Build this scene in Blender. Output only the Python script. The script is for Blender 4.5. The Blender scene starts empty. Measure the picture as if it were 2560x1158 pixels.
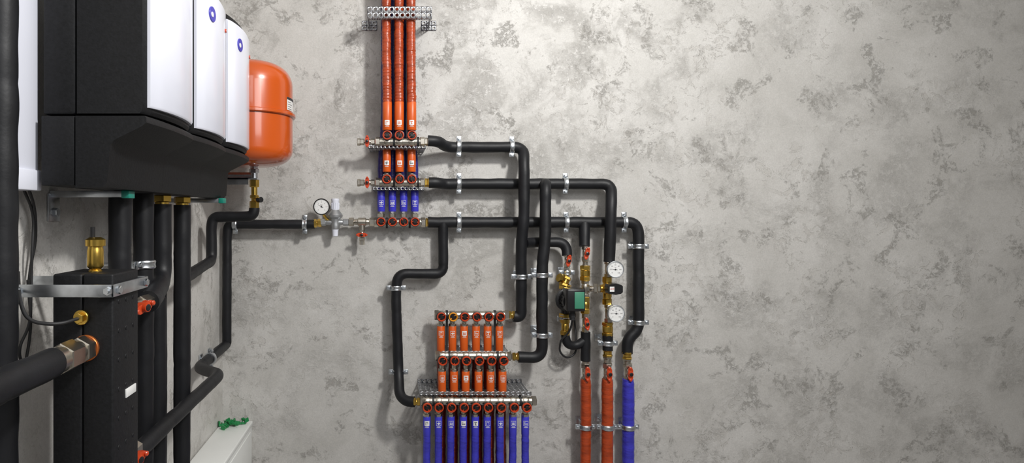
import bpy, bmesh, math, random
from mathutils import Vector, Matrix, noise
random.seed(7)
F=1490.0; D=2.384; H=1.5; CX=980.0; CY=535.0
XL=-0.678
coll=bpy.context.scene.collection
def W(px,py,off):
    d=D-off
    return Vector(((px-CX)*d/F,-off,H-(py-CY)*d/F))
def L(X,d,z): return Vector((X,d-D,z))
VX=Vector((1,0,0));VY=Vector((0,1,0));VZ=Vector((0,0,1));NF=Vector((0,-1,0))

# ---------------------------------------------------------------- materials
def newmat(name):
    m=bpy.data.materials.new(name); m.use_nodes=True
    nt=m.node_tree; b=nt.nodes['Principled BSDF']
    return m,nt,b
def simple(name,col,rough=.5,metal=0,coat=0,bump=0,bscale=60,var=0,vscale=8,stretch=None,bdist=.002,spec=None):
    m,nt,b=newmat(name)
    b.inputs['Base Color'].default_value=(*col,1); b.inputs['Roughness'].default_value=rough
    b.inputs['Metallic'].default_value=metal; b.inputs['Coat Weight'].default_value=coat
    b.inputs['Coat Roughness'].default_value=.08
    if spec is not None: b.inputs['Specular IOR Level'].default_value=spec
    tc=nt.nodes.new('ShaderNodeTexCoord')
    if bump or var:
        mp=nt.nodes.new('ShaderNodeMapping'); nt.links.new(tc.outputs['Object'],mp.inputs[0])
        if stretch: mp.inputs['Scale'].default_value=stretch
    if bump:
        n=nt.nodes.new('ShaderNodeTexNoise'); n.inputs['Scale'].default_value=bscale; n.inputs['Detail'].default_value=4
        nt.links.new(mp.outputs[0],n.inputs['Vector'])
        bp=nt.nodes.new('ShaderNodeBump'); bp.inputs['Strength'].default_value=bump; bp.inputs['Distance'].default_value=bdist
        nt.links.new(n.outputs['Fac'],bp.inputs['Height']); nt.links.new(bp.outputs[0],b.inputs['Normal'])
    if var:
        n=nt.nodes.new('ShaderNodeTexNoise'); n.inputs['Scale'].default_value=vscale; n.inputs['Detail'].default_value=5
        nt.links.new(mp.outputs[0],n.inputs['Vector'])
        r=nt.nodes.new('ShaderNodeValToRGB')
        r.color_ramp.elements[0].position=.3;r.color_ramp.elements[1].position=.7
        r.color_ramp.elements[0].color=(*[c*(1-var) for c in col],1); r.color_ramp.elements[1].color=(*[min(1,c*(1+var)) for c in col],1)
        nt.links.new(n.outputs['Fac'],r.inputs[0]); nt.links.new(r.outputs[0],b.inputs['Base Color'])
    return m
FOAM=simple('black_foam',(.0078,.0082,.0100),.5,bump=.25,bscale=70,var=.25,vscale=14,spec=.34)
EPP=simple('black_moulded_foam',(.006,.0063,.0074),.58,bump=.4,bscale=240,var=.4,vscale=160,bdist=.001,spec=.32)
BLACK=simple('black_plastic',(.010,.010,.011),.35)
RUBBER=simple('black_rubber',(.012,.012,.013),.55)
WHITE=simple('white_gloss_plastic',(.70,.715,.80),.28,coat=.3,var=.04,vscale=3)
WHITEP=simple('white_painted_metal',(.74,.75,.73),.4,var=.03)
TANK=simple('orange_enamel',(.50,.075,.003),.27,coat=.7,var=.05,vscale=4)
ORANGE=simple('orange_sleeve',(.60,.095,.009),.38,bump=.1,bscale=40,var=.07,vscale=20)
REDFOIL=simple('dark_orange_foil',(.34,.046,.010),.30,bump=.7,bscale=45,var=.25,vscale=22,stretch=(1,1,3.2),bdist=.003)
REDSHADED=simple('shaded_orange_foil',(.13,.012,.006),.35,bump=.8,bscale=45,var=.25,vscale=22,stretch=(1,1,3.2),bdist=.004)  # orange foil with the shade behind the front pipes painted into its colour
BLUE=simple('blue_sleeve',(.045,.043,.48),.34,bump=.1,bscale=40,var=.07,vscale=20)
BLUEFOIL=simple('blue_foil',(.038,.036,.38),.26,bump=.7,bscale=45,var=.2,vscale=22,stretch=(1,1,3),bdist=.003)
BLUESHADED=simple('shaded_blue_foil',(.022,.018,.14),.35,bump=.6,bscale=45,var=.2,vscale=22,stretch=(1,1,3),bdist=.004)  # blue foil darkened, shadow behind the orange pipes put into the colour
NICKEL=simple('nickel',(.56,.52,.45),.29,metal=1,bump=.05,bscale=90,var=.14,vscale=25)
BRASS=simple('brass',(.70,.46,.10),.28,metal=1,bump=.06,bscale=90,var=.14,vscale=25)
ZINC=simple('zinc_steel',(.62,.65,.68),.32,metal=1,var=.22,vscale=35)
ZINCD=simple('dull_zinc_steel',(.42,.43,.45),.38,metal=1,var=.25,vscale=35)
RING=simple('orange_red_plastic',(.48,.050,.012),.3,coat=.3)
COPPER=simple('copper_ring',(.55,.16,.04),.35,metal=.7)
GREEN=simple('green_plastic',(.015,.20,.06),.4)
TEAL=simple('teal_green_label',(.045,.21,.13),.45)
TEALC=simple('teal_clip',(.01,.20,.15),.4)
PAPER=simple('white_sticker',(.72,.72,.71),.4)
INK=simple('dark_print',(.03,.03,.035),.5)
GREYC=simple('grey_cast_metal',(.42,.43,.44),.4,metal=.8,bump=.15,bscale=150)
BLUEP=simple('blue_ring_plastic',(.06,.055,.40),.3)
YELL=simple('amber_plastic',(.70,.28,.02),.3)
def wallmat(name,seed,bright=1.0):
    m,nt,b=newmat(name); N=nt.nodes.new; K=nt.links.new
    tc=N('ShaderNodeTexCoord'); mp=N('ShaderNodeMapping'); mp.inputs['Location'].default_value=(seed,seed*.7,seed*1.3)
    K(tc.outputs['Object'],mp.inputs[0])
    def nz(s,det,rough=.55,dist=0):
        n=N('ShaderNodeTexNoise'); n.inputs['Scale'].default_value=s;n.inputs['Detail'].default_value=det;n.inputs['Roughness'].default_value=rough;n.inputs['Distortion'].default_value=dist
        K(mp.outputs[0],n.inputs['Vector']); return n.outputs['Fac']
    def rng(x,a,c,lo=0,hi=1):
        r=N('ShaderNodeMapRange');r.inputs[1].default_value=a;r.inputs[2].default_value=c;r.inputs[3].default_value=lo;r.inputs[4].default_value=hi
        K(x,r.inputs[0]);return r.outputs[0]
    def mul(x,y,op='MULTIPLY'):
        q=N('ShaderNodeMath');q.operation=op;K(x,q.inputs[0])
        if isinstance(y,(int,float)): q.inputs[1].default_value=y
        else: K(y,q.inputs[1])
        return q.outputs[0]
    def mix(A,fac,col):
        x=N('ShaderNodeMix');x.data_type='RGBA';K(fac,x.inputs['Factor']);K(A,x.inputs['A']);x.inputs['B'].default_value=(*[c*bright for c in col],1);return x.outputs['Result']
    cloud=nz(3.4,10,.7,.3); base=N('ShaderNodeValToRGB')
    e=base.color_ramp.elements
    e[0].position=.34;e[1].position=.66
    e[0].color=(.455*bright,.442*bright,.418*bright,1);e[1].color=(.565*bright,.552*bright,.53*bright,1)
    K(cloud,base.inputs[0])
    grain=nz(56,9,.8,.2)
    r1=rng(nz(4.6,6,.65,.5),.46,.63)
    haze=mul(r1,rng(grain,.44,.60))
    r2=rng(nz(8.5,6,.68,.5),.545,.62)
    spots=rng(nz(54,9,.8,.3),.48,.56)
    patch=mul(r2,spots)
    nn=nz(21,5,.64,.8)
    ln=N('ShaderNodeMath');ln.operation='ABSOLUTE';K(mul(nn,-.57,'ADD'),ln.inputs[0])
    edge=mul(rng(ln.outputs[0],.0,.008,1,0),rng(nz(3.4,3,.5),.46,.57))
    flake=mul(rng(nn,.565,.575),rng(nz(3.4,3,.5),.46,.57))
    fine=nz(190,5,.75)
    c=mix(base.outputs[0],mul(haze,.33),(.32,.302,.275))
    c=mix(c,mul(patch,.46),(.20,.185,.16))
    c=mix(c,mul(flake,.2),(.34,.315,.28))
    c=mix(c,mul(edge,.42),(.17,.155,.13))
    mx3=N('ShaderNodeMix');mx3.data_type='RGBA';mx3.blend_type='MULTIPLY';mx3.inputs['Factor'].default_value=1
    K(c,mx3.inputs['A'])
    cr=N('ShaderNodeValToRGB');cr.color_ramp.elements[0].position=.28;cr.color_ramp.elements[1].position=.72;cr.color_ramp.elements[0].color=(.84,.84,.84,1);cr.color_ramp.elements[1].color=(1.07,1.07,1.07,1)
    K(fine,cr.inputs[0]);K(cr.outputs[0],mx3.inputs['B'])
    K(mx3.outputs['Result'],b.inputs['Base Color'])
    h1=mul(mul(patch,-.6),mul(flake,-.6),'ADD')
    h2=mul(h1,mul(fine,.25),'ADD')
    h3=mul(h2,mul(haze,-.5),'ADD')
    hgt=mul(h3,mul(nz(7,6,.6),.6),'ADD')
    bp=N('ShaderNodeBump');bp.inputs['Strength'].default_value=.6;bp.inputs['Distance'].default_value=.0035
    K(hgt,bp.inputs['Height']);K(bp.outputs[0],b.inputs['Normal'])
    b.inputs['Roughness'].default_value=.48
    return m
WALL=wallmat('concrete_plaster',3.1)
WALL2=wallmat('concrete_plaster_side_lit',9.4,1.18)  # same plaster, colour brightened to stand in for light on the side wall
FLOORM=simple('floor_screed',(.30,.29,.28),.6,var=.15,vscale=4)
CEILM=simple('ceiling_paint',(.7,.7,.69),.8,var=.03)

# ---------------------------------------------------------------- mesh builder
def perp(a):
    a=a.normalized()
    if abs(a.z)>.9: u=Vector((1,0,0))
    else: u=VZ.copy()
    u=(u-a*u.dot(a)).normalized(); return u,a.cross(u)
class MB:
    def __init__(s): s.v=[];s.f=[];s.m=[]
    def add(s,vs,fs,mi=0):
        o=len(s.v); s.v+=[Vector(v) for v in vs]; s.f+=[tuple(i+o for i in f) for f in fs]; s.m+=[mi]*len(fs); return s
    def box(s,c,size,bev=0,rot=None,mi=0,seg=2):
        bm=bmesh.new(); bmesh.ops.create_cube(bm,size=1)
        for v in bm.verts: v.co=Vector((v.co.x*size[0],v.co.y*size[1],v.co.z*size[2]))
        if bev: bmesh.ops.bevel(bm,geom=bm.edges[:],offset=bev,segments=seg,profile=.5,affect='EDGES')
        bm.verts.index_update()
        c=Vector(c); vs=[(rot@v.co if rot else v.co)+c for v in bm.verts]; fs=[[v.index for v in f.verts] for f in bm.faces]
        bm.free(); return s.add(vs,fs,mi)
    def bb(s,x0,x1,y0,y1,z0,z1,bev=0,mi=0,seg=2):
        return s.box(((x0+x1)/2,(y0+y1)/2,(z0+z1)/2),(abs(x1-x0),abs(y1-y0),abs(z1-z0)),bev,None,mi,seg)
    def lathe(s,p,ax,prof,n=24,mi=0,ph=0,cap=True):
        p=Vector(p);a=Vector(ax).normalized();u,w=perp(a);vs=[];fs=[]
        for t,r in prof:
            for k in range(n):
                th=2*math.pi*k/n+ph
                vs.append(p+a*t+(u*math.cos(th)+w*math.sin(th))*max(r,1e-5))
        for i in range(len(prof)-1):
            for k in range(n):
                k2=(k+1)%n; fs.append((i*n+k,i*n+k2,(i+1)*n+k2,(i+1)*n+k))
        if cap:
            fs.append(tuple(range(n))[::-1]); o=(len(prof)-1)*n; fs.append(tuple(range(o,o+n)))
        return s.add(vs,fs,mi)
    def cyl(s,p0,p1,r,n=20,mi=0,bev=0,ph=0):
        p0=Vector(p0);p1=Vector(p1);l=(p1-p0).length
        if bev: pr=[(0,r-bev),(bev,r),(l-bev,r),(l,r-bev)]
        else: pr=[(0,r),(l,r)]
        return s.lathe(p0,p1-p0,pr,n,mi,ph)
    def hexn(s,p0,p1,r,mi=0,ph=0):
        return s.cyl(p0,p1,r,6,mi,bev=min(r*.1,.002),ph=ph)
    def tube(s,pts,r,fr=.04,n=22,step=.012,amp=0,freq=12,mi=0,rfun=None):
        P=[Vector(p) for p in pts];out=[P[0]]
        for i in range(1,len(P)-1):
            a,b,c=P[i-1],P[i],P[i+1];d1=(a-b).length;d2=(c-b).length
            t=min(fr,d1*(.48 if i>1 else .9),d2*(.48 if i<len(P)-2 else .9))
            p1=b+(a-b).normalized()*t;p2=b+(c-b).normalized()*t
            for k in range(9):
                q=k/8; out.append(p1*(1-q)**2+b*2*q*(1-q)+p2*q*q)
        out.append(P[-1]); res=[out[0]]
        for a,b in zip(out,out[1:]):
            l=(b-a).length
            if l<1e-5: continue
            m=max(1,int(l/step))
            for k in range(1,m+1): res.append(a.lerp(b,k/m))
        N=len(res);T=[]
        for i in range(N):
            T.append((res[min(i+1,N-1)]-res[max(i-1,0)]).normalized())
        u,_=perp(T[0]);vs=[];fs=[];dist=0
        for i in range(N):
            if i: dist+=(res[i]-res[i-1]).length
            t=T[i];u=(u-t*u.dot(t)).normalized();w=t.cross(u)
            rr=r if rfun is None else r*rfun(dist)
            for k in range(n):
                th=2*math.pi*k/n;dr=u*math.cos(th)+w*math.sin(th)
                q=rr
                if amp: q*=1+amp*noise.noise((res[i]+dr*r)*freq)
                vs.append(res[i]+dr*q)
        for i in range(N-1):
            for k in range(n):
                k2=(k+1)%n; fs.append((i*n+k,i*n+k2,(i+1)*n+k2,(i+1)*n+k))
        fs.append(tuple(range(n))[::-1]);fs.append(tuple(range((N-1)*n,N*n)))
        return s.add(vs,fs,mi)
    def prism(s,pts2,c,u,v,n,t0,t1,mi=0):
        c=Vector(c);k=len(pts2);vs=[c+u*a+v*b+n*t0 for a,b in pts2]+[c+u*a+v*b+n*t1 for a,b in pts2]
        fs=[tuple(range(k))[::-1],tuple(range(k,2*k))]+[(i,(i+1)%k,(i+1)%k+k,i+k) for i in range(k)]
        return s.add(vs,fs,mi)
    def loft(s,profs,mi=0):
        k=len(profs[0]);vs=[p for pr in profs for p in pr];fs=[]
        for i in range(len(profs)-1):
            for j in range(k):
                j2=(j+1)%k;fs.append((i*k+j,i*k+j2,(i+1)*k+j2,(i+1)*k+j))
        fs.append(tuple(range(k))[::-1]);o=(len(profs)-1)*k;fs.append(tuple(range(o,o+k)))
        return s.add(vs,fs,mi)
    def perf(s,o,u,v,lu,lv,cell,hr,mi=0):
        nu=max(1,round(lu/cell));nv=max(1,round(lv/cell));cu=lu/nu;cv=lv/nv;o=Vector(o)
        hr=min(hr,.36*cu,.36*cv)
        sq=[(.5,0),(.5,.5),(0,.5),(-.5,.5),(-.5,0),(-.5,-.5),(0,-.5),(.5,-.5)]
        for i in range(nu):
            for j in range(nv):
                c=o+u*(cu*(i+.5))+v*(cv*(j+.5))
                vs=[c+u*(a*cu)+v*(b*cv) for a,b in sq]+[c+u*hr*1.1*math.cos(q*math.pi/4)+v*hr*math.sin(q*math.pi/4) for q in range(8)]
                s.add(vs,[(q,(q+1)%8,(q+1)%8+8,q+8) for q in range(8)],mi)
        return s
    def patch(s,cx,off,z,r,u0,v0,u1,v1,mi=0):
        m=max(1,int(abs(u1-u0)/.003));vs=[];fs=[]
        for i in range(m+1):
            a=(u0+(u1-u0)*i/m)/r
            for vv in (v0,v1): vs.append(Vector((cx+r*math.sin(a),-off-r*math.cos(a),z+vv)))
        for i in range(m): fs.append((2*i,2*i+2,2*i+3,2*i+1))
        return s.add(vs,fs,mi)
    def quad(s,c,u,v,u0,v0,u1,v1,mi=0):
        c=Vector(c);return s.add([c+u*u0+v*v0,c+u*u1+v*v0,c+u*u1+v*v1,c+u*u0+v*v1],[(0,1,2,3)],mi)
_tc={}
def textgeo(t):
    if t in _tc: return _tc[t]
    cu=bpy.data.curves.new('t','FONT');cu.body=t;cu.size=1;cu.align_x='CENTER';cu.align_y='CENTER';cu.resolution_u=2
    ob=bpy.data.objects.new('t',cu);coll.objects.link(ob)
    dg=bpy.context.evaluated_depsgraph_get();me=ob.evaluated_get(dg).to_mesh()
    r=([v.co.copy() for v in me.vertices],[tuple(p.vertices) for p in me.polygons])
    ob.evaluated_get(dg).to_mesh_clear();bpy.data.objects.remove(ob);bpy.data.curves.remove(cu)
    _tc[t]=r;return r
def addtext(mb,t,c,u,v,size,mi=0):
    vs,fs=textgeo(t);mb.add([Vector(c)+u*p.x*size+v*p.y*size for p in vs],fs,mi)

def mkobj(name,mb,mats,base,angle=38,recalc=True):
    if not isinstance(mats,(list,tuple)): mats=[mats]
    me=bpy.data.meshes.new(name);me.from_pydata([v-base for v in mb.v],[],mb.f)
    for m in mats: me.materials.append(m)
    me.polygons.foreach_set('material_index',mb.m)
    if recalc:
        bm=bmesh.new();bm.from_mesh(me);bmesh.ops.recalc_face_normals(bm,faces=bm.faces);bm.to_mesh(me);bm.free()
    me.polygons.foreach_set('use_smooth',[True]*len(me.polygons))
    me.set_sharp_from_angle(angle=math.radians(angle));me.update()
    o=bpy.data.objects.new(name,me);coll.objects.link(o);return o
class Thing:
    def __init__(s,name,label,cat,base,group=None):
        s.base=Vector(base);e=bpy.data.objects.new(name,None);e.empty_display_size=.04;e.location=s.base;coll.objects.link(e)
        e['label']=label;e['category']=cat
        if group:e['group']=group
        s.root=e
    def part(s,name,mb,mats,parent=None,label=None,**k):
        o=mkobj(name,mb,mats,s.base,**k);o.parent=parent or s.root
        if label:o['label']=label
        return o
def solo(name,mb,mats,label,cat,group=None,**k):
    zs=min(v.z for v in mb.v);n=len(mb.v)
    base=Vector((sum(v.x for v in mb.v)/n,sum(v.y for v in mb.v)/n,zs))
    o=mkobj(name,mb,mats,base,**k);o.location=base;o['label']=label;o['category']=cat
    if group:o['group']=group
    return o
def dup(root,delta):
    def cp(o,par):
        c=o.copy();coll.objects.link(c)
        if par: c.parent=par
        else: c.location=o.location+Vector(delta)
        for ch in list(o.children): cp(ch,c)
        return c
    return cp(root,None)

# ---------------------------------------------------------------- room
def struct(name,mb,mat):
    o=mkobj(name,mb,mat,Vector((0,0,0)));o['kind']='structure';return o
XR=3.3;YF=-3.6;ZC=3.2
struct('wall_back',MB().bb(XL-.1,XR+.1,0,.1,0,ZC),WALL)
struct('wall_left',MB().bb(XL-.1,XL,YF,0,0,ZC),WALL2)
struct('wall_right',MB().bb(XR,XR+.1,YF,0,0,ZC),WALL2)
struct('floor',MB().bb(XL-.1,XR+.1,YF,.1,-.1,0),FLOORM)
struct('ceiling',MB().bb(XL-.1,XR+.1,YF,.1,ZC,ZC+.1),CEILM)

# ---------------------------------------------------------------- generic parts
RI=.0212
def insul(pts,r=RI,fr=.045,label='black foam-insulated heating pipe fixed to the concrete wall',amp=.08,group=None,name='insulated_pipe'):
    seg=random.uniform(.22,.34)
    def rf(d):
        q=(d%seg)/seg
        return 1-.05*math.exp(-((q-.5)*seg/.004)**2)
    return solo(name,MB().tube(pts,r,fr,24,.010,amp,20,rfun=rf),FOAM,label,'pipe',group,angle=60)
def clamp(p,off,r,orient='v',label='zinc pipe clamp with two screws holding an insulated pipe',ax=None,wd=VY,wl=None):
    p=Vector(p)
    a=ax or (VZ if orient=='v' else VX)
    n=-wd
    s_=a.cross(n).normalized()
    wl=off if wl is None else wl
    t=Thing('pipe_clamp',label,'pipe clamp',p+wd*wl,'pipe clamps')
    w=.009;ro=r+.003
    t.part('band',MB().lathe(p-a*w,a,[(0,r*.97),(0,ro),(.003,ro+.0015),(w,ro),(2*w-.003,ro+.0015),(2*w,ro),(2*w,r*.97)],28,cap=False),ZINC)
    rot=Matrix((s_,n,a)).transposed()
    for sg in (-1,1):
        c=p+s_*sg*(ro+.007)
        lug=MB().box(c+n*.003,(.017,.003,2*w),.001,rot).box(c-n*.003,(.017,.003,2*w),.001,rot)
        t.part('lug',lug,ZINC)
        sc=MB().cyl(c-n*.009,c+n*.008,.0025,10).hexn(c+n*.005,c+n*.010,.0058).cyl(c+n*.010,c+n*.0115,.0045,12)
        t.part('screw',sc,ZINC)
    t.part('stud',MB().cyl(p-n*ro*.95,p+wd*(wl-.001),.004,10).hexn(p-n*(ro+.006),p-n*(ro-.001),.008),ZINC)
    t.part('wall_plate',MB().box(p+wd*(wl-.003),(.03,.005,.03),.001,rot),ZINC)
    return t
def fitting(mb,p0,p1,r,ends=.28,mid=.8,mi=0,hexm=False):
    p0=Vector(p0);p1=Vector(p1);d=p1-p0
    if ends>0:
        mb.hexn(p0,p0+d*ends,r,mi);mb.hexn(p1-d*ends,p1,r,mi)
    a=p0+d*ends*.9;b=p1-d*ends*.9;l=(b-a).length
    if hexm: mb.hexn(a,b,r*mid,mi)
    else: mb.lathe(a,d,[(0,r*mid*.8),(l*.15,r*mid),(l*.85,r*mid),(l,r*mid*.8)],20,mi)
    return mb
def bowtie(R,ang,k=40):
    out=[]
    for i in range(k):
        th=2*math.pi*i/k;q=R*(.38+.62*abs(math.cos(th-ang))**4);out.append((q*math.cos(th),q*math.sin(th)))
    return out
def ballvalve(p0,p1,r,n=NF,ang=math.pi/2,R=.022,label='nickel ball valve with an orange-red butterfly handle',mat=NICKEL,group='small ball valves',hs=.014):
    p0=Vector(p0);p1=Vector(p1);m=(p0+p1)/2;n=Vector(n).normalized()
    t=Thing('ball_valve',label,'valve',m,group)
    b=fitting(MB(),p0,p1,r);b.lathe(m,n,[(0,r*.8),(r,r*.55),(r+.006,r*.45)],16)
    body=t.part('valve_body',b,mat)
    u=VZ.cross(n).normalized();v=n.cross(u)
    t0=r+.002
    h=MB().prism(bowtie(R,ang),m,u,v,n,t0+.002,t0+hs*.6)
    for sg in (-1,1):
        e=m+(u*math.cos(ang)+v*math.sin(ang))*sg*R*.9
        h.lathe(e+n*(t0+.001),n,[(0,R*.16),(.001,R*.22),(hs*.7,R*.22),(hs*.78,R*.15)],12)
    h.lathe(m+n*t0,n,[(0,R*.42),(hs*.8,R*.42),(hs*.95,R*.36)],20)
    hd=t.part('handle',h,RING)
    t.part('handle_screw',MB().lathe(m+n*(t0+hs*.9),n,[(0,R*.29),(.002,R*.29),(.003,R*.2)],14),BLACK,parent=hd)
    return t
def gauge(px,py,off,rpx,kind,label,stem=None):
    c=W(px,py,off);r=rpx*(D-off)/F;n=NF;u=VX;v=VZ
    t=Thing('pressure_gauge' if kind=='p' else 'dial_thermometer',label,'gauge',c,'dial gauges')
    t.part('case',MB().lathe(c,n,[(-.016,r*.55),(-.014,r*.93),(-.002,r*.97),(.001,r*1.04),(.004,r*1.04),(.0055,r*.98),(.004,r*.92),(.0015,r*.9)],36),BLACK if kind=='p' else ZINC)
    dial=t.part('dial',MB().lathe(c+n*.0016,n,[(0,r*.91),(.0006,r*.91)],36),PAPER)
    k=MB();cc=c+n*.0026
    for i in range(31):
        th=math.radians(225-270*i/30);d=u*math.cos(th)+v*math.sin(th);q=d.cross(n)
        a=.72 if i%5==0 else .79
        k.add([cc+d*r*a-q*.0003,cc+d*r*a+q*.0003,cc+d*r*.86+q*.0003,cc+d*r*.86-q*.0003],[(0,1,2,3)])
    nums=['0','1','2','3','4','5','6'] if kind=='p' else ['0','20','40','60','80','100','120']
    for i,s_ in enumerate(nums):
        th=math.radians(225-270*i/6);d=u*math.cos(th)+v*math.sin(th);addtext(k,s_,cc+d*r*.57,u,v,r*.2)
    addtext(k,'bar' if kind=='p' else '°C',cc+v*r*.22,u,v,r*.22)
    t.part('scale_marks',k,INK,parent=dial,recalc=False)
    nd=MB();th=math.radians(150 if kind=='p' else 172);d=u*math.cos(th)+v*math.sin(th);q=d.cross(n);c3=c+n*.0032
    nd.add([c3-d*r*.25-q*.0009,c3-d*r*.25+q*.0009,c3+d*r*.7],[(0,1,2)]);nd.cyl(c3-n*.001,c3+n*.001,r*.09,12)
    t.part('needle',nd,INK)
    t.part('stem',MB().cyl(c-n*.016,c-n*(.016+.02),.006,12).hexn(c-n*.016,c-n*.022,.009) if stem is None else stem,BRASS)
    return t

# ---------------------------------------------------------------- labelled vertical pipes
def icon(kind):
    I=[ [(-.005,-.006,-.0035,.005),(-.005,.0035,.003,.005),(.0015,.001,.0045,.0035),(.002,-.004,.0025,-.001),(.0035,-.004,.004,-.001)],
        [(-.006,-.002,.006,.001),(-.0015,-.006,.0015,-.002),(-.001,.001,.001,.005),(-.001,.004,.004,.005)],
        [(-.006,-.005,.006,-.0035),(-.005,-.0035,-.003,.004),(-.001,-.0035,.001,.004),(.003,-.0035,.005,.004)],
        [(-.006,-.003,.006,0),(-.005,-.005,-.004,-.003),(.004,-.005,.005,-.003),(-.006,0,-.005,.005),(-.006,.004,-.001,.005)],
        [(-.003,-.006,.003,-.004),(-.001,-.004,.001,.002),(-.005,.002,.005,.005)] ]
    return I[kind%5]
def labpipe(px,ya,yb,off,r,col,zend,ylab,style,kind,group,label,bow=0,foil=None,lean=0,rib=False,wr=.97):
    """smooth labelled sleeve, then wrinkled wrapped pipe running on to the floor or ceiling"""
    a=W(px,ya,off);b=W(px+0,yb,off);up=zend>a.z
    zt,zb=max(a.z,b.z),min(a.z,b.z)
    x=a.x
    t=Thing('supply_pipe',label,'pipe',(x,-off,zb if up else zend),group)
    sl,fo=(ORANGE,REDFOIL) if col=='o' else (BLUE,BLUEFOIL)
    if foil: fo=foil
    n=24
    t.part('sleeve',MB().lathe((x,-off,zb),VZ,[(0,r*.93),(.002,r),((zt-zb)*.5,r*1.01),(zt-zb-.002,r),(zt-zb,r*.93)],n),sl)
    z0=(zt if up else zb)
    ph=random.random()*9
    pts=[Vector((x,-off,z0+(-.003 if up else .003)))]
    if lean:
        pts.append(Vector((x,-off,z0+.10)));pts.append(Vector((x+lean,-off,z0+.26)))
        pts.append(Vector((x+lean,-off,z0+.9)));pts.append(Vector((x+lean,-off,zend)))
    else:
        m=6
        for i in range(1,m+1):
            q=i/m;pts.append(Vector((x+bow*math.sin(q*3.1)+random.uniform(-.0015,.0015),-off,z0+(zend-z0)*q)))
    def rf(d):
        v=1+.03*math.sin(d*230+ph+2*math.sin(d*60))*(.6+.4*math.sin(d*31+ph))
        if rib: v+=.035*math.sin(d*520+1.2*math.sin(d*23+ph))
        return v
    t.part('wrapped_pipe',MB().tube(pts,r*wr,.05,n,.003 if rib else .006,.09,45,rfun=rf),fo,angle=80,label='glossy wrinkled foil-wrapped insulation')
    if ylab:
        z=W(px,ylab,off).z;k=MB();R=r+.0007
        if style=='fill':
            k.patch(x,off,z,R,-.0095,-.009,.0095,.009,0)
            for q in icon(kind): k.patch(x,off,z,R+.0005,*q,mi=1)
            k.patch(x,off,z,R,-.008,-.0155,.008,-.0145,0);k.patch(x,off,z,R,-.006,-.0130,.006,-.0118,0)
        else:
            for q in [(-.0095,-.009,.0095,-.0078),(-.0095,.0078,.0095,.009),(-.0095,-.0078,-.0083,.0078),(.0083,-.0078,.0095,.0078)]: k.patch(x,off,z,R,*q,mi=0)
            for q in icon(kind): k.patch(x,off,z,R,*q,mi=0)
            k.patch(x,off,z,R,-.008,-.0155,.008,-.0143,0);k.patch(x,off,z,R,-.0055,-.0130,.0055,-.0118,0)
        t.part('sticker',k,[PAPER,INK if col=='b' or kind%2 else sl],recalc=False,label='small pictogram sticker')
    return t
def manifold(label,xs,yb,yk,x0,x1,off,ysl,group=None,amber=None):
    A=W(x0,yb,off);B=W(x1,yb,off);r=.0158
    t=Thing('manifold',label,'manifold',(A+B)/2,'brass distribution manifolds')
    b=MB();b.cyl(A+VX*.012,B-VX*.012,r,28,bev=.001)
    nx=[W(x,yb,off).x for x in xs]
    for x in nx:
        b.lathe((x-.012,-off,A.z),VX,[(0,r),(.003,r*1.1),(.021,r*1.1),(.024,r)],24)
    t.part('manifold_body',b,NICKEL)
    t.part('end_nut',MB().hexn(A,A+VX*.018,r*1.2),NICKEL)
    t.part('end_nut',MB().hexn(B-VX*.018,B,r*1.2),NICKEL)
    for x,px in zip(nx,xs):
        zk=W(px,yk,off+.03).z;zs=W(px,ysl,off).z
        lo=MB();s_=1 if zs>A.z else -1
        c=Vector((x,-off,A.z))
        lo.cyl(c,(x,-off,zs),.0095,16)
        h=abs(zs-A.z)
        lo.hexn((x,-off,zs-s_*.002),(x,-off,zs-s_*.016),.0145)
        lo.lathe((x,-off,zk),NF,[(0,.010),(.016,.0125),(.022,.0125)],18)
        o=t.part('outlet_valve',lo,NICKEL)
        kc=Vector((x,-off,zk))+NF*.020
        rg=MB().lathe(kc,NF,[(.006,.0178),(.012,.0174),(.0145,.0160),(.0145,.0140),(.010,.0118),(.004,.0118)],28,cap=False)
        am=random.uniform(0,3)
        u=VX*math.cos(am)+VZ*math.sin(am);v=NF.cross(u)
        rg.box(kc+NF*.010,(.003,.004,.024),0,Matrix((u,NF,v)).transposed())
        o2=t.part('knob',rg,YELL if amber==px else RING,parent=o)
        t.part('knob_collar',MB().lathe(kc,NF,[(-.002,.0165),(0,.0192),(.0055,.0192),(.0075,.012)],24).lathe(kc,NF,[(.004,.0072),(.012,.0072),(.0135,.0058)],14),BLACK,parent=o)
    return t
def rail(xa,xb,yback,off,label,lip=.014,cell=.015,gap=None,offb=.004,side=False):
    """perforated angle rail: shelf plate between wall and the front lip"""
    a=W(xa,yback,offb);b=W(xb,yback,offb);z=a.z
    t=Thing('mounting_rail',label,'bracket',(a+b)/2,'perforated mounting rails')
    s=MB().perf((a.x,-offb,z),VX,NF,b.x-a.x,off-offb,cell,cell*.28)
    o=t.part('shelf_plate',s,ZINCD,recalc=False);o.modifiers.new('s','SOLIDIFY').thickness=.0015
    s=MB().perf((a.x,-off,z),VX,VZ,b.x-a.x,lip,cell,cell*.28)
    o=t.part('front_lip',s,ZINCD,recalc=False);o.modifiers.new('s','SOLIDIFY').thickness=.0015
    s=MB().perf((a.x,-offb,z),VX,VZ,b.x-a.x,lip*(1.0 if side else .7),cell,cell*.28)
    o=t.part('wall_flange',s,ZINCD,recalc=False);o.modifiers.new('s','SOLIDIFY').thickness=.0015
    return t
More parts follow.
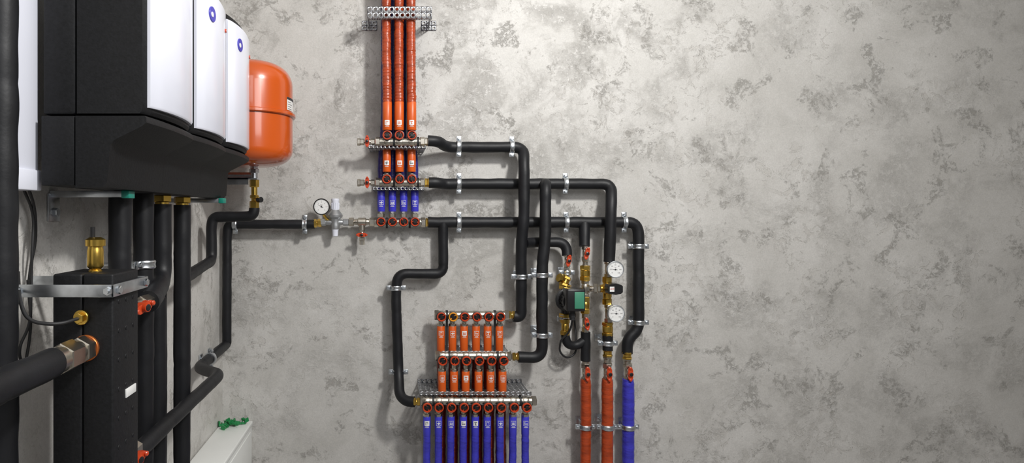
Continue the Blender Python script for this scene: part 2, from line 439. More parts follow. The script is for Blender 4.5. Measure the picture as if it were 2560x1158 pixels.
def saddles(pxs,yb,off,zr,label='black rubber-lined manifold holder strap'):
    for px in pxs:
        c=W(px,yb,off);t=MB().lathe(c-VX*.004,VX,[(0,.0165),(0,.0188),(.008,.0188),(.008,.0165)],24,cap=False)
        t.bb(c.x-.004,c.x+.004,c.y-.004,c.y+.004,min(zr,c.z-.0185),c.z-.0185+.002) if zr<c.z else t.bb(c.x-.004,c.x+.004,c.y-.004,c.y+.004,c.z+.0165,zr)
        solo('manifold_strap',t,RUBBER,label,'strap','manifold straps')

# ---- upper distribution group
OG='orange supply pipes above the upper manifolds'
for i,px in enumerate((968,998,1029)):
    labpipe(px,326,255,.12,.0178,'o',ZC-.01,308,'fill',i*2,OG,'orange wrapped pipe with smooth labelled sleeve entering the manifold',bow=(-.004,0,-.003)[i],rib=True)
for i,px in enumerate((967,999,1029)):
    labpipe(px,430,372,.08,.0160,'o',ZC-.01,408,'fill',i+1,OG+' second row','orange pipe with labelled sleeve rising behind the top manifold',foil=REDSHADED)
for i,px in enumerate((953,981,1009,1037)):
    labpipe(px,529,470,.042,.0152,'b',ZC-.01,507,'frame',i+1,'blue pipes above the cold water manifold','blue pipe with pictogram sleeve rising behind the orange pipes',foil=BLUESHADED,lean=(.013,.006,-.004,-.018)[i],wr=.90)
manifold('nickel three-way manifold with orange-red knobs on top row',(968,998,1029),355,338,938,1062,.12,330)
manifold('nickel three-way manifold with orange-red knobs in the middle row',(967,999,1029),457,448,938,1062,.08,434)
manifold('nickel four-way cold water manifold with orange-red knobs',(953,981,1009,1037),556,555,935,1064,.05,533)
for yb,off in ((355,.12),(457,.08)):
    ballvalve(W(900,yb,off),W(937,yb,off),.0125,ang=math.pi/2,R=.020,label='nickel end ball valve with vertical orange-red butterfly handle')
    b=MB();p=W(897,yb,off);b.hexn(p-VX*.006,p+VX*.006,.0145);solo('end_plug',b,NICKEL,'nickel hexagonal end plug on the ball valve','plug')
    b=MB();fitting(b,W(1060,yb,off),W(1076,yb,off),.0165,.5,.7);solo('pipe_union',b,BRASS if yb==457 else NICKEL,'hexagonal union between manifold and insulated pipe','fitting','hexagonal unions')
b=MB();fitting(b,W(1062,556,.05),W(1076,556,.05),.0165,.5,.7);solo('pipe_union',b,BRASS,'hexagonal brass union between manifold and insulated pipe','fitting','hexagonal unions')
r1=rail(924,1060,380,.125,'perforated zinc rail carrying the top manifold')
r2=rail(934,1058,478,.085,'perforated zinc rail carrying the middle manifold')
saddles((985,1045),355,.12,1.5+ (535-380)*D/F);saddles((985,1045),457,.08,1.5+(535-478)*D/F)
saddles((967,1024),556,.05,1.5-(570-535)*D/F)
# top bracket
def topbracket():
    off=.155;a=W(918,45,off);b=W(1080,45,off);h=.052
    t=Thing('perforated_bracket','zinc perforated bracket holding the bundle of vertical pipes','bracket',W(1000,40,.0),None)
    rise=W(0,16,off).z-a.z
    o=t.part('front_plate',MB().perf((a.x,-off,a.z),VX,VZ,b.x-a.x,rise,.021,.0058),ZINCD,recalc=False);o.modifiers.new('s','SOLIDIFY').thickness=.0015
    o=t.part('lower_flange',MB().perf((a.x,-off,a.z),VX,VY,b.x-a.x,.02,.02,.004),ZINCD,recalc=False);o.modifiers.new('s','SOLIDIFY').thickness=.0015
    for x in (a.x+.003,b.x-.003):
        o=t.part('side_arm',MB().perf((x,-off,a.z),VY,VZ,off-.002,rise*.8,.019,.005),ZINCD,recalc=False);o.modifiers.new('s','SOLIDIFY').thickness=.0015
        o=t.part('wall_foot',MB().perf((x-.03,-.003,a.z),VX,VZ,.06,rise*.9,.019,.005),ZINCD,recalc=False);o.modifiers.new('s','SOLIDIFY').thickness=.0015
topbracket()

# ---- lower distribution group
m4=(1102,1131,1160,1190,1219,1248);m5=(1105,1135,1164,1196,1226,1256);m6=(1067,1096,1127,1158,1188,1218,1250,1282,1313)
for i,px in enumerate(m4):
    labpipe(px,815,880,.08,.0152,'o',0.0,832,'frame' if i!=2 else 'fill',i,'orange heating pipes below the first floor manifold','orange pipe with labelled sleeve below the supply manifold',foil=REDSHADED)
for i,px in enumerate(m5):
    labpipe(px,928,990,.122,.0152,'o',0.0,943,'fill' if i==2 else 'frame',i+2,'orange heating pipes below the second floor manifold','orange pipe with labelled sleeve below the return manifold',foil=REDSHADED)
for i,px in enumerate(m6):
    labpipe(px,1040,1088,.165,.0142,'b',0.0,1056,'fill' if i in(0,3,4) else 'frame',i,'blue pipes below the long manifold','blue pipe with pictogram sleeve and wrinkled lower wrapping')
manifold('nickel six-way manifold with orange-red knobs',m4,788,793,1086,1272,.08,819,amber=1131)
manifold('nickel six-way manifold with orange-red knobs above perforated shelf',m5,890,903,1088,1278,.122,932)
manifold('long nickel nine-way manifold with orange-red knobs over blue pipes',m6,1003,1020,1052,1340,.165,1044)
for x,y,off,m in ((1279,788,.08,BRASS),(1290,892,.122,BRASS),(1041,1005,.165,BRASS)):
    b=MB();fitting(b,W(x-9,y,off),W(x+9,y,off),.0155,.45,.7);solo('pipe_union',b,m,'hexagonal brass union between manifold and insulated pipe','fitting','hexagonal unions')
rail(1098,1262,868,.125,'perforated zinc rail under the six-way manifold',lip=.012)
rail(1044,1304,957,.172,'wide perforated zinc shelf behind the long manifold',lip=.014,cell=.019,side=True)
saddles((1117,1237),788,.08,W(0,868,.004).z);saddles((1123,1243),890,.122,W(0,870,.004).z-.02);saddles((1083,1300),1003,.165,W(0,957,.004).z+.0)

# ---- insulated pipe runs on the back wall
def P(*l): return [W(*q) for q in l]
insul(P((1070,352,.12),(1094,352,.12),(1116,368,.062),(1309,368,.062),(1310,412,.112),(1310,545,.112),(1303,612,.10),(1303,795,.082),(1284,791,.08)),label='long black insulated pipe dropping from the top manifold')
insul(P((1072,457,.08),(1092,457,.08),(1112,460,.055),(1529,460,.055),(1528,508,.105),(1523,655,.105)),label='black insulated pipe running across and down to the mixing group')
insul(P((1364,460,.055),(1364,459,.118),(1363,600,.125),(1355,668,.125),(1355,895,.124),(1296,893,.122)),label='black insulated branch pipe dropping to the second six-way manifold')
insul(P((1070,556,.052),(1596,556,.055),(1596,822,.06),(1568,850,.06),(1568,884,.06)),label='black insulated cold pipe across the wall and down')
insul(P((1108,556,.055),(1108,640,.055),(1108,685,.055),(993,684,.06),(990,740,.06),(996,930,.07),(1000,1004,.15),(1036,1005,.165)),r=.0195,label='black insulated branch with offset bends to the long manifold')
insul(P((1312,608,.098),(1338,606,.066),(1418,606,.066),(1418,640,.075)),r=.0195,label='short black insulated branch to the pump')
insul(P((1461,558,.06),(1461,616,.078)),label='short black insulated drop below the cross pipe')
insul(P((1413,838,.085),(1418,862,.085),(1440,866,.08),(1463,850,.08)),r=.0165,fr=.02,label='small black insulated bend below the pump')
insul(P((1464,830,.08),(1464,902,.08)),r=.0185,label='short black insulated riser beside the pump')
insul(P((1519,838,.105),(1519,876,.105)),r=.019,label='short black insulated piece under the mixing group')
insul(P((786,561,.055),(570,561,.055),(568,590,.055),(567,858,.055))+[L(-.647,2.329,.99),L(-.642,1.974,.99),L(-.53,1.83,1.005),L(-.53,1.28,1.005),L(-.53,1.12,1.0)],r=.0180,fr=.035,label='black insulated pipe turning down the corner and along the side wall')
for x,y,off in ((1147,366,.062),(1279,367,.062),(1147,459,.055),(1413,459,.055),(1147,556,.055),(1415,556,.055),(1560,556,.055),(762,561,.055),(588,561,.055)):
    clamp(W(x,y,off),off,RI if x>800 else .0182,'h')
for x,y,off,r in ((1596,616,.055,RI),(1596,806,.058,RI),(1304,692,.095,RI),(1355,688,.125,RI),(1355,838,.125,RI),(990,720,.06,.0195),(996,930,.07,.0195),(1417,682,.075,.012),(1519,858,.105,.019)):
    clamp(W(x,y,off),off,r,'v')

# ---- pressure reducer and filling group
o=.055;c=W(838,556,o)
t=Thing('pressure_reducing_valve','grey metal pressure reducing valve with white ribbed caps','valve',c)
b=MB();fitting(b,W(800,556,o),W(872,556,o),.014,.2,.8)
z=lambda y:W(838,y,o).z-c.z
b.lathe(c,VZ,[(z(576),.010),(z(572),.017),(z(562),.019),(z(556),.017),(z(547),.020),(z(543),.029),(z(538),.030),(z(534),.026),(z(528),.018),(z(524),.014)],28)
t.part('valve_body',b,GREYC)
cap=MB().lathe(c,VZ,[(z(527),.0145),(z(524),.0155),(z(503),.0150),(z(500),.0165),(z(497),.0155)],28)
for i in range(14):
    a=i*math.tau/14;cap.box(c+Vector((.0155*math.cos(a),.0155*math.sin(a),z(515))),(.0016,.0016,.024))
t.part('adjusting_cap',cap,WHITE)
t.part('filter_bowl',MB().lathe(c,VZ,[(z(591),.009),(z(590),.011),(z(576),.0125),(z(573),.0145),(z(570),.0145)],20,cap=True),WHITE)
gauge(804,517,.085,20,'p','small round pressure gauge with white dial and dark rim')
b=MB().tube([W(806,530,.075),W(814,545,.06),W(826,556,o)],.0055,.01,10);solo('gauge_connector',b,BRASS,'short brass stem joining gauge and reducer','fitting')
b=MB();fitting(b,W(784,559,o),W(803,557,o),.0165,.45,.8);solo('pipe_union',b,BRASS,'brass union at the end of the insulated pipe','fitting','hexagonal unions')
b=MB();fitting(b,W(872,555,o),W(936,555,o),.0165,.2,.75);b.cyl(W(905,556,o),W(905,575,o),.012,18);b.lathe(W(905,555,o)-VX*.017,VX,[(0,.0125),(.003,.0165),(.031,.0165),(.034,.0125)],20)
solo('pipe_tee',b,NICKEL,'nickel tee with drain branch beside the cold manifold','fitting')
ballvalve(W(905,572,o),W(905,602,o),.0115,ang=0,R=.02,label='nickel drain valve pointing down with horizontal orange handle')
b=MB();b.hexn(W(905,602,o),W(905,612,o),.010);solo('end_plug',b,NICKEL,'small nickel cap under the drain valve','plug')

# ---- pump and mixing group
def fit1(x,y0,y1,off,r,mat,label,cat='fitting',name='pipe_fitting',ends=.28,mid=.8):
    b=MB();fitting(b,W(x,y0,off),W(x,y1,off),r,ends,mid);return solo(name,b,mat,label,cat,'threaded pipe fittings')
NL='nickel threaded pipe fitting in the pump group';BL='brass threaded pipe fitting in the pump group'
# column of the pump
ballvalve(W(1418,634,.075),W(1418,668,.075),.0125,ang=math.pi/2-.2,R=.021)
fit1(1417,668,694,.075,.0115,NICKEL,NL)
b=MB();fitting(b,W(1417,692,.078),W(1408,716,.085),.0185,.3,.85);b.lathe(W(1410,700,.085),Vector((-.75,-.35,.35)),[(0,.012),(.018,.0135),(.02,.0175),(.027,.0175),(.028,.01)],6)
solo('strainer',b,BRASS,'angled brass strainer above the pump','fitting')
c=W(1413,748,.075)
t=Thing('circulation_pump','black circulation pump with green label and round motor housing','pump',c)
b=MB();b.lathe(c+VY*.02,NF,[(0,.022),(.004,.036),(.03,.040),(.034,.044),(.042,.044),(.046,.038)],40);b.cyl(c+VZ*.06,c-VZ*.065,.016,20)
t.part('pump_housing',b,BLACK)
for a_,b_ in ((.055,.040),(-.055,-.070)): t.part('union_nut',MB().hexn(c+VZ*a_,c+VZ*b_,.024),BRASS)
pc=W(1434,748,.145)
hw=23*(D-.15)/F;hh=28*(D-.15)/F
mb_=MB().lathe((c.x+.006,-.095,c.z),NF,[(0,.038),(.02,.036),(.05,.034)],32)
for i in range(16):
    a=i*math.tau/16;mb_.box((c.x+.006+.037*math.cos(a),-.112,c.z+.037*math.sin(a)),(.004,.022,.004))
t.part('motor',mb_,BLACK)
cb=t.part('control_box',MB().box((pc.x,-.148,pc.z),(hw*2,.06,hh*2),.006,seg=3),BLACK)
lc=Vector((pc.x+.0115,-.1788,pc.z))
lb=MB().box(lc,(.036,.002,.062),.0008,mi=0)
t.part('green_label',lb,TEAL,parent=cb)
b=MB();b.cyl(W(1431,772,.14),W(1431,800,.14),.011,16).hexn(W(1431,784,.14),W(1431,794,.14),.014).tube([W(1431,798,.14),W(1429,815,.13),W(1420,835,.11),W(1402,850,.10),W(1398,880,.08),W(1416,897,.07),W(1440,885,.06),W(1440,840,.03),W(1436,800,.012)],.0038,.03,10)
t.part('power_cable',b,RUBBER)
fit1(1413,797,838,.082,.0185,BRASS,'brass check valve under the circulation pump','fitting','check_valve')
fit1(1411,786,800,.078,.019,ZINC,'zinc collar under the circulation pump','fitting')
b=MB();b.box(W(1404,797,.05),(.035,.003,.022),.001).cyl(W(1404,797,.052),W(1404,797,.0),.004);solo('pump_bracket',b,ZINC,'small zinc bracket behind the pump','bracket')
# column of bypass
O=.08
ballvalve(W(1463,614,O),W(1463,652,O),.0135,ang=math.pi/2-.25,R=.022)
fit1(1463,650,666,O,.012,NICKEL,NL);fit1(1463,664,702,O,.0200,BRASS,'brass spring check valve','fitting','check_valve',.3,.92)
fit1(1463,702,742,O,.015,NICKEL,NL,ends=.2,mid=.95)
b=MB();a0=W(1463,722,O);b1=W(1502,722,.10);fitting(b,a0,b1,.0155,.3,.75);b.hexn(a0.lerp(b1,.55),a0.lerp(b1,.8),.019);solo('pipe_union',b,NICKEL,'horizontal nickel union joining bypass and mixing valve','fitting','hexagonal unions')
fit1(1463,742,784,O,.0180,BRASS,'brass fitting beside the pump','fitting','check_valve',.3,.9)
ballvalve(W(1463,783,O),W(1463,832,O),.0135,ang=math.pi/2+.1,R=.022)
fit1(1464,898,915,O,.0165,NICKEL,NL)
# mixing column
O=.105
fit1(1521,652,694,O,.0155,NICKEL,NL,ends=.22);gauge(1538,674,.14,20.5,'t','round dial thermometer with white face on the flow pipe')
fit1(1521,760,806,O,.0155,NICKEL,NL,ends=.22);gauge(1540,784,.14,20.5,'t','round dial thermometer with white face on the return pipe')
c=W(1517,722,O)
t=Thing('mixing_valve','brass three-way mixing valve with black actuator knob','valve',c)
b=MB();fitting(b,W(1518,692,O),W(1518,762,O),.0185,.22,.88);b.lathe(c,NF,[(-.018,.012),(-.014,.021),(.014,.021),(.02,.017),(.03,.015)],24);b.cyl(W(1500,722,O),c,.014,20)
t.part('valve_body',b,BRASS)
kc=W(1532,722,O+.05)
kb=MB().prism([(-.02,-.017),(-.024,-.006),(-.024,.006),(-.02,.017),(.004,.021),(.024,.017),(.031,.011),(.031,-.011),(.024,-.017),(.004,-.021)],kc,VX,VZ,NF,-.022,.018)
k_=t.part('actuator_knob',kb,BLACK)
lb=MB().quad(kc+NF*.0186-VX*.008,VX,VZ,-.010,-.009,.007,.010,0)
for i in range(4): lb.quad(kc+NF*.0190-VX*.008,VX,VZ,-.008+.004*i,-.002,-.0065+.004*i,.003+.001*i,1)
t.part('scale_label',lb,[PAPER,RING],parent=k_,recalc=False)
fit1(1519,806,840,O,.0215,BRASS,'brass check valve under the thermometer','fitting','check_valve',.25,.9)
fit1(1519,872,892,O,.019,BRASS,BL);fit1(1519,890,915,O,.0175,NICKEL,NL)
fit1(1568,880,898,.065,.019,BRASS,BL);fit1(1568,896,918,.065,.0175,NICKEL,NL)
# three floor risers
for i,(x,off,r,col) in enumerate(((1464,.08,.020,'o'),(1518,.105,.0215,'o'),(1570,.065,.0230,'b'))):
    ballvalve(W(x,908,off),W(x,955,off),.0165,ang=math.pi/2,R=.025,label='large nickel ball valve with orange-red handle above the riser',group='riser ball valves')
    a=W(x,948,off);pt=[Vector((a.x,a.y,a.z)),Vector((a.x+.001,a.y,.75)),Vector((a.x-.001,a.y,.4)),Vector((a.x,a.y,0))]
    def rf(d,i=i): return 1+.014*math.sin(d*260+i+1.5*math.sin(d*37))-(.10*math.exp(-(d/.008)**2))
    b=MB().tube(pt,r,.05,28,.004,.045,38,rfun=rf)
    solo('riser_pipe',b,REDFOIL if col=='o' else BLUEFOIL,('dark orange' if col=='o' else 'blue')+' foil-wrapped pipe running down to the floor','pipe','foil-wrapped risers',angle=70)
    clamp(W(x,1067,off),off,r*1.03,'v')

# ---------------------------------------------------------------- expansion tank
c=L(-.488,2.05,0);ztop,zbot,zs=2.018,1.661,1.837
t=Thing('expansion_tank','glossy orange expansion vessel with rolled seam and sticker','tank',L(-.484,2.05,zbot))
R=.145;prof=[]
def dome(z0,z1,R,k=12,e=.55):
    o_=[]
    for i in range(k+1):
        a=math.pi/2*i/k
        o_.append((z0+(z1-z0)*math.sin(a),R*(math.cos(a)**e if i<k else 0)))
    return o_
up=[(zs+.004,R)]+dome(ztop-.082,ztop,R);lo=[(zs-.004,R)]+dome(zbot+.058,zbot,R)
t.part('upper_shell',MB().lathe(c,VZ,up,64,cap=True),TANK)
t.part('lower_shell',MB().lathe(c,VZ,lo,64,cap=True),TANK)
t.part('seam_ring',MB().lathe(c,VZ,[(zs-.007,R-.002),(zs-.007,R+.006),(zs-.004,R+.0095),(zs+.004,R+.0095),(zs+.007,R+.005),(zs+.008,R-.002)],64,cap=False),TANK)
k=MB()
def tp(a0,z0,a1,z1,mi,rr=R+.0008):
    m=6;vs=[];fs=[]
    for i in range(m+1):
        a=math.radians(a0+(a1-a0)*i/m)
        for zz in (z0,z1): vs.append(c+Vector((rr*math.cos(a),rr*math.sin(a),zz)))
    for i in range(m): fs.append((2*i,2*i+2,2*i+3,2*i+1))
    k.add(vs,fs,mi)
tp(-21,1.850,6,1.893,0);tp(-21,1.885,6,1.893,1,R+.0014)
for i in range(4): tp(-19,1.854+.0075*i,-6-3*(i%2),1.8552+.0075*i,1,R+.0014)
t.part('sticker',k,[PAPER,INK],recalc=False,label='white data plate with dark print')
t.part('nozzle',MB().cyl(L(-.474,2.05,1.67),L(-.474,2.05,1.612),.013,20).hexn(L(-.474,2.05,1.655),L(-.474,2.05,1.64),.017),ZINC)
b=MB().bb(XL+.001,-.46,-.355,-.313,1.618,1.622).bb(XL+.001,-.49,-.355,-.351,1.60,1.622).bb(XL+.001,XL+.004,-.37,-.30,1.56,1.66);b.cyl(L(-.62,2.05,1.632),L(-.476,2.05,1.632),.011,20)
solo('tank_bracket',b,ZINC,'zinc wall bracket carrying the expansion vessel','bracket')
b=MB();q=lambda y:H-(y-CY)*2.05/F;X=-.4735
b.hexn(L(X,2.05,q(450)),L(X,2.05,q(468)),.0165).cyl(L(X,2.05,q(466)),L(X,2.05,q(506)),.0105,20,bev=.001).hexn(L(X,2.05,q(488)),L(X,2.05,q(496)),.015).hexn(L(X,2.05,q(503)),L(X,2.05,q(522)),.0165)
t=Thing('cap_valve','brass cap valve under the expansion vessel','valve',L(X,2.05,q(522)))
b.cyl(L(X,2.05,q(500)),L(X+.022,2.03,q(500)),.008,16)
t.part('valve_body',b,BRASS)
t.part('protective_cap',MB().cyl(L(X+.016,2.035,q(500)),L(X+.030,2.022,q(500)),.0095,16,bev=.001),BLACK)
insul([L(X,2.05,q(520)),L(X,2.05,q(541)),L(-.615,2.05,q(543)),L(-.622,2.05,q(570)),L(-.62,2.05,q(652)),L(-.60,1.68,1.31),L(-.575,1.655,1.30)],r=.0180,fr=.035,label='black insulated pipe from the expansion vessel to the side wall')
clamp(L(-.642,2.10,.99),.03,.0182,ax=VY,wd=-VX,wl=.035,label='zinc clamp on the pipe along the side wall')

# ---------------------------------------------------------------- pump groups
XB=-.619;XM=-.559;XF=-.438
def group(d0):
    w=.242;d1=d0+w;yc=(d0+d1)/2
    t=Thing('pump_group','black foam-housed pump group with glossy white bulging front cover','heating pump unit',L(-.56,yc,1.547),'pump groups side by side on the side wall')
    def sect(prof,n=12,bul=.016,e=.0,ins=.003):
        out=[]
        for i in range(n+1):
            q=-1+2*i/n;y=yc+q*w/2*(1-e);inset=0
            if i in (0,n): inset=ins
            bb=bul*(1-q*q)
            out.append([L(x+(bb*f)-(inset if f else 0),y,z) for x,z,f in prof])
        return out
    g=.0012
    b=MB().bb(XB,XM-g,d0-D,d1-D,1.676,2.03,.006).bb(XB,XM-g,d0-D-.004,d1-D+.004,1.55,1.673,.002)
    t.part('rear_shell',b,EPP)
    b=MB().loft(sect([(XM+g,1.678,0),(XF-.006,1.678,1),(XF-.001,1.684,1),(XF-.001,2.020,1),(XF-.006,2.03,1),(XM+g,2.03,0)]))
    t.part('front_shell',b,EPP)
    b=MB().loft(sect([(XM+g,1.673,0),(XF+.002,1.673,1),(XF+.005,1.669,1),(XF+.005,1.661,1),(XF-.002,1.655,1),(-.490,1.630,.0),(-.497,1.622,0),(-.502,1.556,0),(-.510,1.547,0),(XM+g,1.547,0)],bul=.008,e=-.04,ins=0))
    t.part('lower_shell',b,EPP)
    b=MB().loft(sect([(XF-.004,1.690,1),(XF+.006,1.690,1),(XF+.009,1.694,1),(XF+.009,2.008,1),(XF+.006,2.014,1),(XF-.004,2.014,1)],e=.09))
    cv=t.part('front_cover',b,WHITE,label='glossy white bulging plastic cover')
    for dd,m,rad in ((d0+.072,BLUEP,.0175),(d0+.197,RING,.005)):
        q=(dd-yc)/(w/2);x=XF+.0085+.016*(1-q*q)
        sl=-2*.016*q/(w/2);n=Vector((1,-sl,0)).normalized()
        k=MB().lathe(L(x,dd,1.962)-n*.003,n,[(0,rad),(.0045,rad),(.0052,rad*.96),(.0052,rad*.3)],28,mi=0)
        k.lathe(L(x,dd-rad*.25,1.962-rad*.1)+n*.0019,n,[(0,rad*.36),(.001,rad*.34)],24,mi=1)
        t.part('thermometer',k,[m,PAPER],parent=cv,label='round thermometer with coloured rim')
    return t
g1=group(1.055)
dup(g1.root,(0,.252,0));dup(g1.root,(0,.504,0))
for i,d in enumerate((1.243,1.36,1.47,1.625)):
    X=-.567 if i<3 else -.572
    ztp=1.524 if i>1 else 1.5465
    if i>1:
        b=MB().hexn(L(X,d,1.5465),L(X,d,1.529),.0225).cyl(L(X,d,1.533),L(X,d,1.521),.017,18);solo('union_nut',b,BRASS,'brass union nut under the pump group','fitting','brass union nuts under the pump groups')
    if i==2:
        insul([L(X,d,ztp),L(X,d,1.335),L(-.505,1.245,1.318),L(-.505,1.235,1.318)],r=.0225,fr=.05,label='black insulated pipe bending from pump group towards the separator')
    else:
        insul([L(X,d,ztp),L(X,d,1.2),L(X-.002,d,.6),L(X,d,0)],r=.0225,fr=.05,label='thick black insulated pipe below the pump groups')
insul([L(-.635,1.62,1.40),L(-.635,1.62,.9),L(-.635,1.62,0)],r=.0225,label='black insulated pipe close to the side wall')
insul([L(-.585,1.485,1.29),L(-.585,1.485,.6),L(-.585,1.485,0)],r=.0225,label='black insulated riser between the pump pipes')
clamp(L(-.567,1.36,1.385),.1,.0225,ax=VZ,wd=-VX,wl=.110,label='zinc clamp on the pipe beside the separator')
# support arms
for d,xe in ((1.19,-.523),(1.76,-.497)):
    t=Thing('support_arm','zinc support arm with teal end clip under the pump groups','bracket',L(XL,d,1.54),'support arms')
    t.part('arm',MB().bb(XL+.001,xe-.008,d-D-.012,d-D+.012,1.533,1.546,.001),ZINC)
    t.part('end_clip',MB().bb(xe-.012,xe+.004,d-D-.014,d-D+.014,1.531,1.5468,.002),TEALC)
    b=MB().bb(XL+.0005,XL+.004,d-D-.02,d-D+.02,1.485,1.54,.001).hexn(L(XL+.001,d,1.503),L(XL+.012,d,1.503),.009);t.part('wall_plate',b,ZINC)

# ---------------------------------------------------------------- hydraulic separator
t=Thing('hydraulic_separator','tall black foam-insulated hydraulic separator with split shell','heating separator',L(-.519,1.05,0))
zt=1.399
t.part('insulation_half',MB().bb(-.570,-.5205,1.0-D,1.10-D,.75,zt,.004,seg=3),EPP)
rh=MB().bb(-.5195,-.468,1.0-D,1.10-D,.75,zt,.004,seg=3)
for i in range(3):
    for j in range(9):
        rh.lathe(L(-.469,1.022+.028*i,.95+.05*j),VX,[(0,.005),(.0018,.004),(.0022,.002)],10)
t.part('insulation_half',rh,EPP)
t.part('type_label',MB().bb(-.4685,-.4655,1.045-D,1.085-D,1.177,1.192,.0006),PAPER)
t.part('drain_foot',MB().cyl(L(-.519,1.05,.76),L(-.519,1.05,0),.02),FOAM)
c=L(-.520,1.045,zt-.002)
t=Thing('air_vent','brass automatic air vent with black cap on the separator','air vent',c)
t.part('vent_body',MB().lathe(c,VZ,[(0,.011),(.004,.011),(.006,.009),(.010,.0125),(.012,.0135),(.040,.0135),(.043,.0125),(.046,.0125),(.047,.0165),(.058,.0165),(.060,.013),(.062,.010)],28),BRASS)
t.part('vent_cap',MB().cyl(c+VZ*.061+Vector((-.005,0,0)),c+VZ*.080+Vector((-.005,0,0)),.0042,14),BLACK)
c=L(-.513,1.0,1.275)
b=MB().cyl(c+VY*.001,c-VY*.005,.0222,32,bev=.001);solo('seal_ring',b,COPPER,'copper-coloured seal ring where the pipe enters the separator','seal')
b=MB();b.hexn(c-VY*.005,c-VY*.030,.0228).cyl(c-VY*.03,c-VY*.042,.0188,28).hexn(c-VY*.042,c-VY*.080,.0245).cyl(c-VY*.078,c-VY*.105,.0205,28)
solo('union_nut',b,NICKEL,'large nickel union on the separator','fitting')
insul([c-VY*.100,c-VY*.47,Vector((c.x,c.y-.47,.0))],r=.0232,fr=.06,label='thick black insulated pipe leading out from the separator')
c=L(-.519,.998,1.327)
t=Thing('sensor_pocket','brass sensor pocket with black cable in the separator','sensor',c)
t.part('pocket',MB().cyl(c+VY*.001,c-VY*.006,.0125,24,bev=.001).hexn(c-VY*.006,c-VY*.014,.009),BRASS)
t.part('sensor_cable',MB().tube([c-VY*.012,c-VY*.05+VX*-.012-VZ*.004,L(-.575,.94,1.33),L(-.60,.96,1.36),L(-.64,1.02,1.40)],.0030,.03,10),RUBBER)
t=Thing('separator_bracket','bent zinc strap clamping the separator to the side wall','bracket',L(-.62,1.0,1.37))
zb=1.362;zh=1.383
t.part('front_strap',MB().bb(-.672,-.460,.984-D,.988-D,zb,zh,.001),ZINC)
t.part('side_strap',MB().bb(-.464,-.460,.984-D,1.125-D,zb,zh,.001),ZINC)
t.part('rear_strap',MB().bb(XL+.001,-.460,1.121-D,1.125-D,zb,zh,.001),ZINC)
for x,d in ((-.468,.984),(-.618,.984)):
    t.part('bolt',MB().hexn(L(x,d,(zb+zh)/2),L(x,d-.006,(zb+zh)/2),.0075).cyl(L(x,d-.006,(zb+zh)/2),L(x,d-.010,(zb+zh)/2),.004),ZINC)
for d in (1.0,1.11):
    t.part('bolt',MB().hexn(L(-.460,d,(zb+zh)/2),L(-.454,d,(zb+zh)/2),.007),ZINC)
ballvalve(L(-.515,1.10,1.318),L(-.505,1.24,1.318),.016,n=Vector((1,-.35,0)),ang=.3,R=.023,label='nickel ball valve with orange-red handle behind the separator',group='separator ball valves',hs=.022)
ballvalve(L(-.515,1.10,1.03),L(-.515,1.20,1.03),.016,n=Vector((1,-.35,0)),ang=.2,R=.023,label='lower nickel ball valve with orange-red handle at the separator',group='separator ball valves',hs=.022)

# ---------------------------------------------------------------- side wall services
insul([L(-.610,.93,ZC-.01),L(-.610,.93,1.4),L(-.610,.93,0)],r=.0235,label='black insulated pipe running floor to ceiling near the duct')
t=Thing('cable_duct','white plastic vertical cable duct with end cap','duct',L(-.655,1.035,1.54))
t.part('duct_body',MB().bb(XL+.001,-.632,.995-D,1.066-D,1.56,ZC-.005,.003),WHITE)
t.part('end_cap',MB().bb(XL+.001,-.628,.991-D,1.070-D,1.541,1.578,.003),WHITE)
solo('loose_cable',MB().tube([L(-.655,1.055,1.55),L(-.66,1.10,1.50),L(-.655,1.085,1.44),L(-.66,1.09,1.38),L(-.655,1.08,1.30),L(-.66,1.05,1.26),L(-.66,1.07,1.22),L(-.665,1.10,1.29),L(-.66,1.08,1.38)],.0026,.04,10),RUBBER,'thin black cable hanging down the side wall','cable')
solo('loose_cable',MB().tube([L(-.645,1.055,1.55),L(-.655,1.095,1.51),L(-.66,1.105,1.45),L(-.668,1.10,1.40),L(-.665,1.09,1.36)],.0026,.04,10),RUBBER,'thin black cable hanging below the white duct','cable')
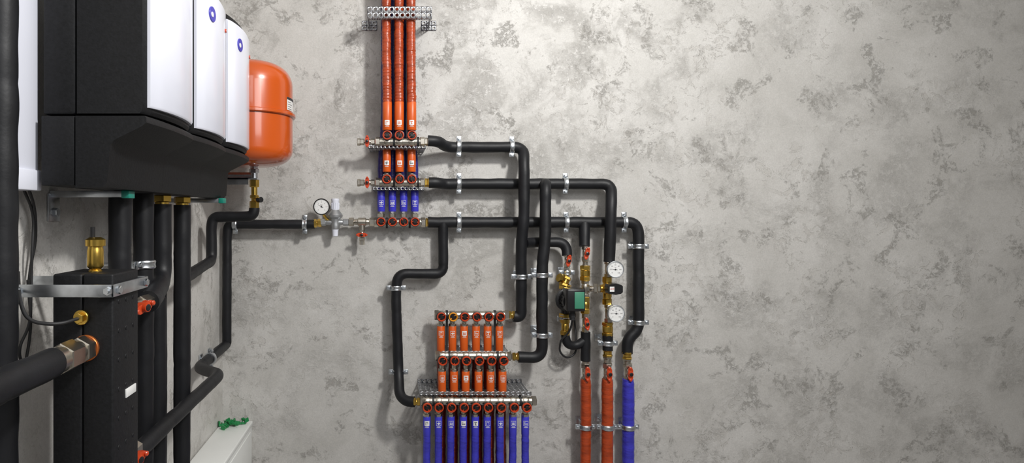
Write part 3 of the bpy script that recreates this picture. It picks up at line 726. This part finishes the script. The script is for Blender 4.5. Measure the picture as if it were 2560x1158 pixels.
# white cabinet with green wedges
zc=.673;xc=-.556
t=Thing('white_cabinet','low white metal cabinet standing along the side wall','cabinet',L((XL+xc)/2,2.05,0))
t.part('cabinet_body',MB().bb(XL+.002,xc-.004,1.76-D,-.002,0,zc-.02,.002),WHITEP)
t.part('top_panel',MB().bb(XL+.002,xc,1.75-D,-.002,zc-.018,zc,.004,seg=3),WHITEP)
t.part('front_panel',MB().bb(xc-.006,xc-.001,1.80-D,-.03,.06,zc-.035,.002),WHITEP)
for i,(x,d,a,s) in enumerate(((-.650,2.33,.5,.8),(-.622,2.345,2.2,.7),(-.597,2.34,.1,.75),(-.640,2.30,1.2,.65),(-.645,2.355,2.9,.7),(-.610,2.31,-.5,.6),(-.585,2.355,2.4,.6),(-.63,2.325,-.9,.6))):
    m=Matrix.Rotation(a,3,'Z')@Matrix.Rotation(.35 if i%2 else -.2,3,'X')
    u,v,n=m@VX,m@VY,m@VZ
    p=L(x,d,zc+.004+(.008 if i>4 else 0))
    b=MB().prism([(-.03*s,-.010*s),(.03*s,-.002*s),(.03*s,.002*s),(-.03*s,.010*s)],p,u,v,n,-.003,.006*s)
    b.prism([(-.036*s,-.014*s),(-.028*s,-.014*s),(-.028*s,.014*s),(-.036*s,.014*s)],p,u,v,n,-.003,.020*s)
    for q in range(3): b.prism([(-.02*s+.015*s*q,-.008*s),(-.016*s+.015*s*q,-.008*s),(-.016*s+.015*s*q,.008*s),(-.02*s+.015*s*q,.008*s)],p,u,v,n,-.002,.012*s)
    solo('plastic_wedge',b,GREEN,'small green ribbed plastic wedge on the white cabinet','wedge','green plastic wedges')

# ---------------------------------------------------------------- light and camera
def area(name,loc,target,size,energy,col=(1,1,1),sy=None):
    l=bpy.data.lights.new(name,'AREA');l.energy=energy;l.color=col;l.size=size
    if sy: l.shape='RECTANGLE';l.size_y=sy
    o=bpy.data.objects.new(name,l);coll.objects.link(o);o.location=loc
    o.rotation_euler=(Vector(target)-Vector(loc)).to_track_quat('-Z','Y').to_euler();return o
area('ceiling_lamp',(1.05,-1.95,2.85),(-.1,0,1.4),.20,54,(1,.985,.955),.24)
area('fill_light_rear',(.1,-3.2,2.9),(-.2,0,1.2),1.0,12,(.985,.99,1))  # added fill light behind the camera, not a fitting of the room
area('fill_light_side',(1.0,-2.6,2.3),(-.68,-.9,1.2),.8,12,(1,1,1))  # added fill to brighten the left wall and the units on it
w=bpy.data.worlds.new('w');bpy.context.scene.world=w;w.use_nodes=True
w.node_tree.nodes['Background'].inputs[0].default_value=(.95,.965,1,1);w.node_tree.nodes['Background'].inputs[1].default_value=.16
cam=bpy.data.cameras.new('camera');co=bpy.data.objects.new('camera',cam);coll.objects.link(co)
co.location=(0,-D,H);co.rotation_euler=(math.pi/2,0,0)
cam.sensor_fit='HORIZONTAL';cam.sensor_width=36;cam.lens=36*F/2560
cam.shift_x=(1280-CX)/2560;cam.shift_y=-(579-CY)/2560;cam.clip_start=.02
bpy.context.scene.camera=co
bpy.context.scene.view_settings.view_transform='Standard'
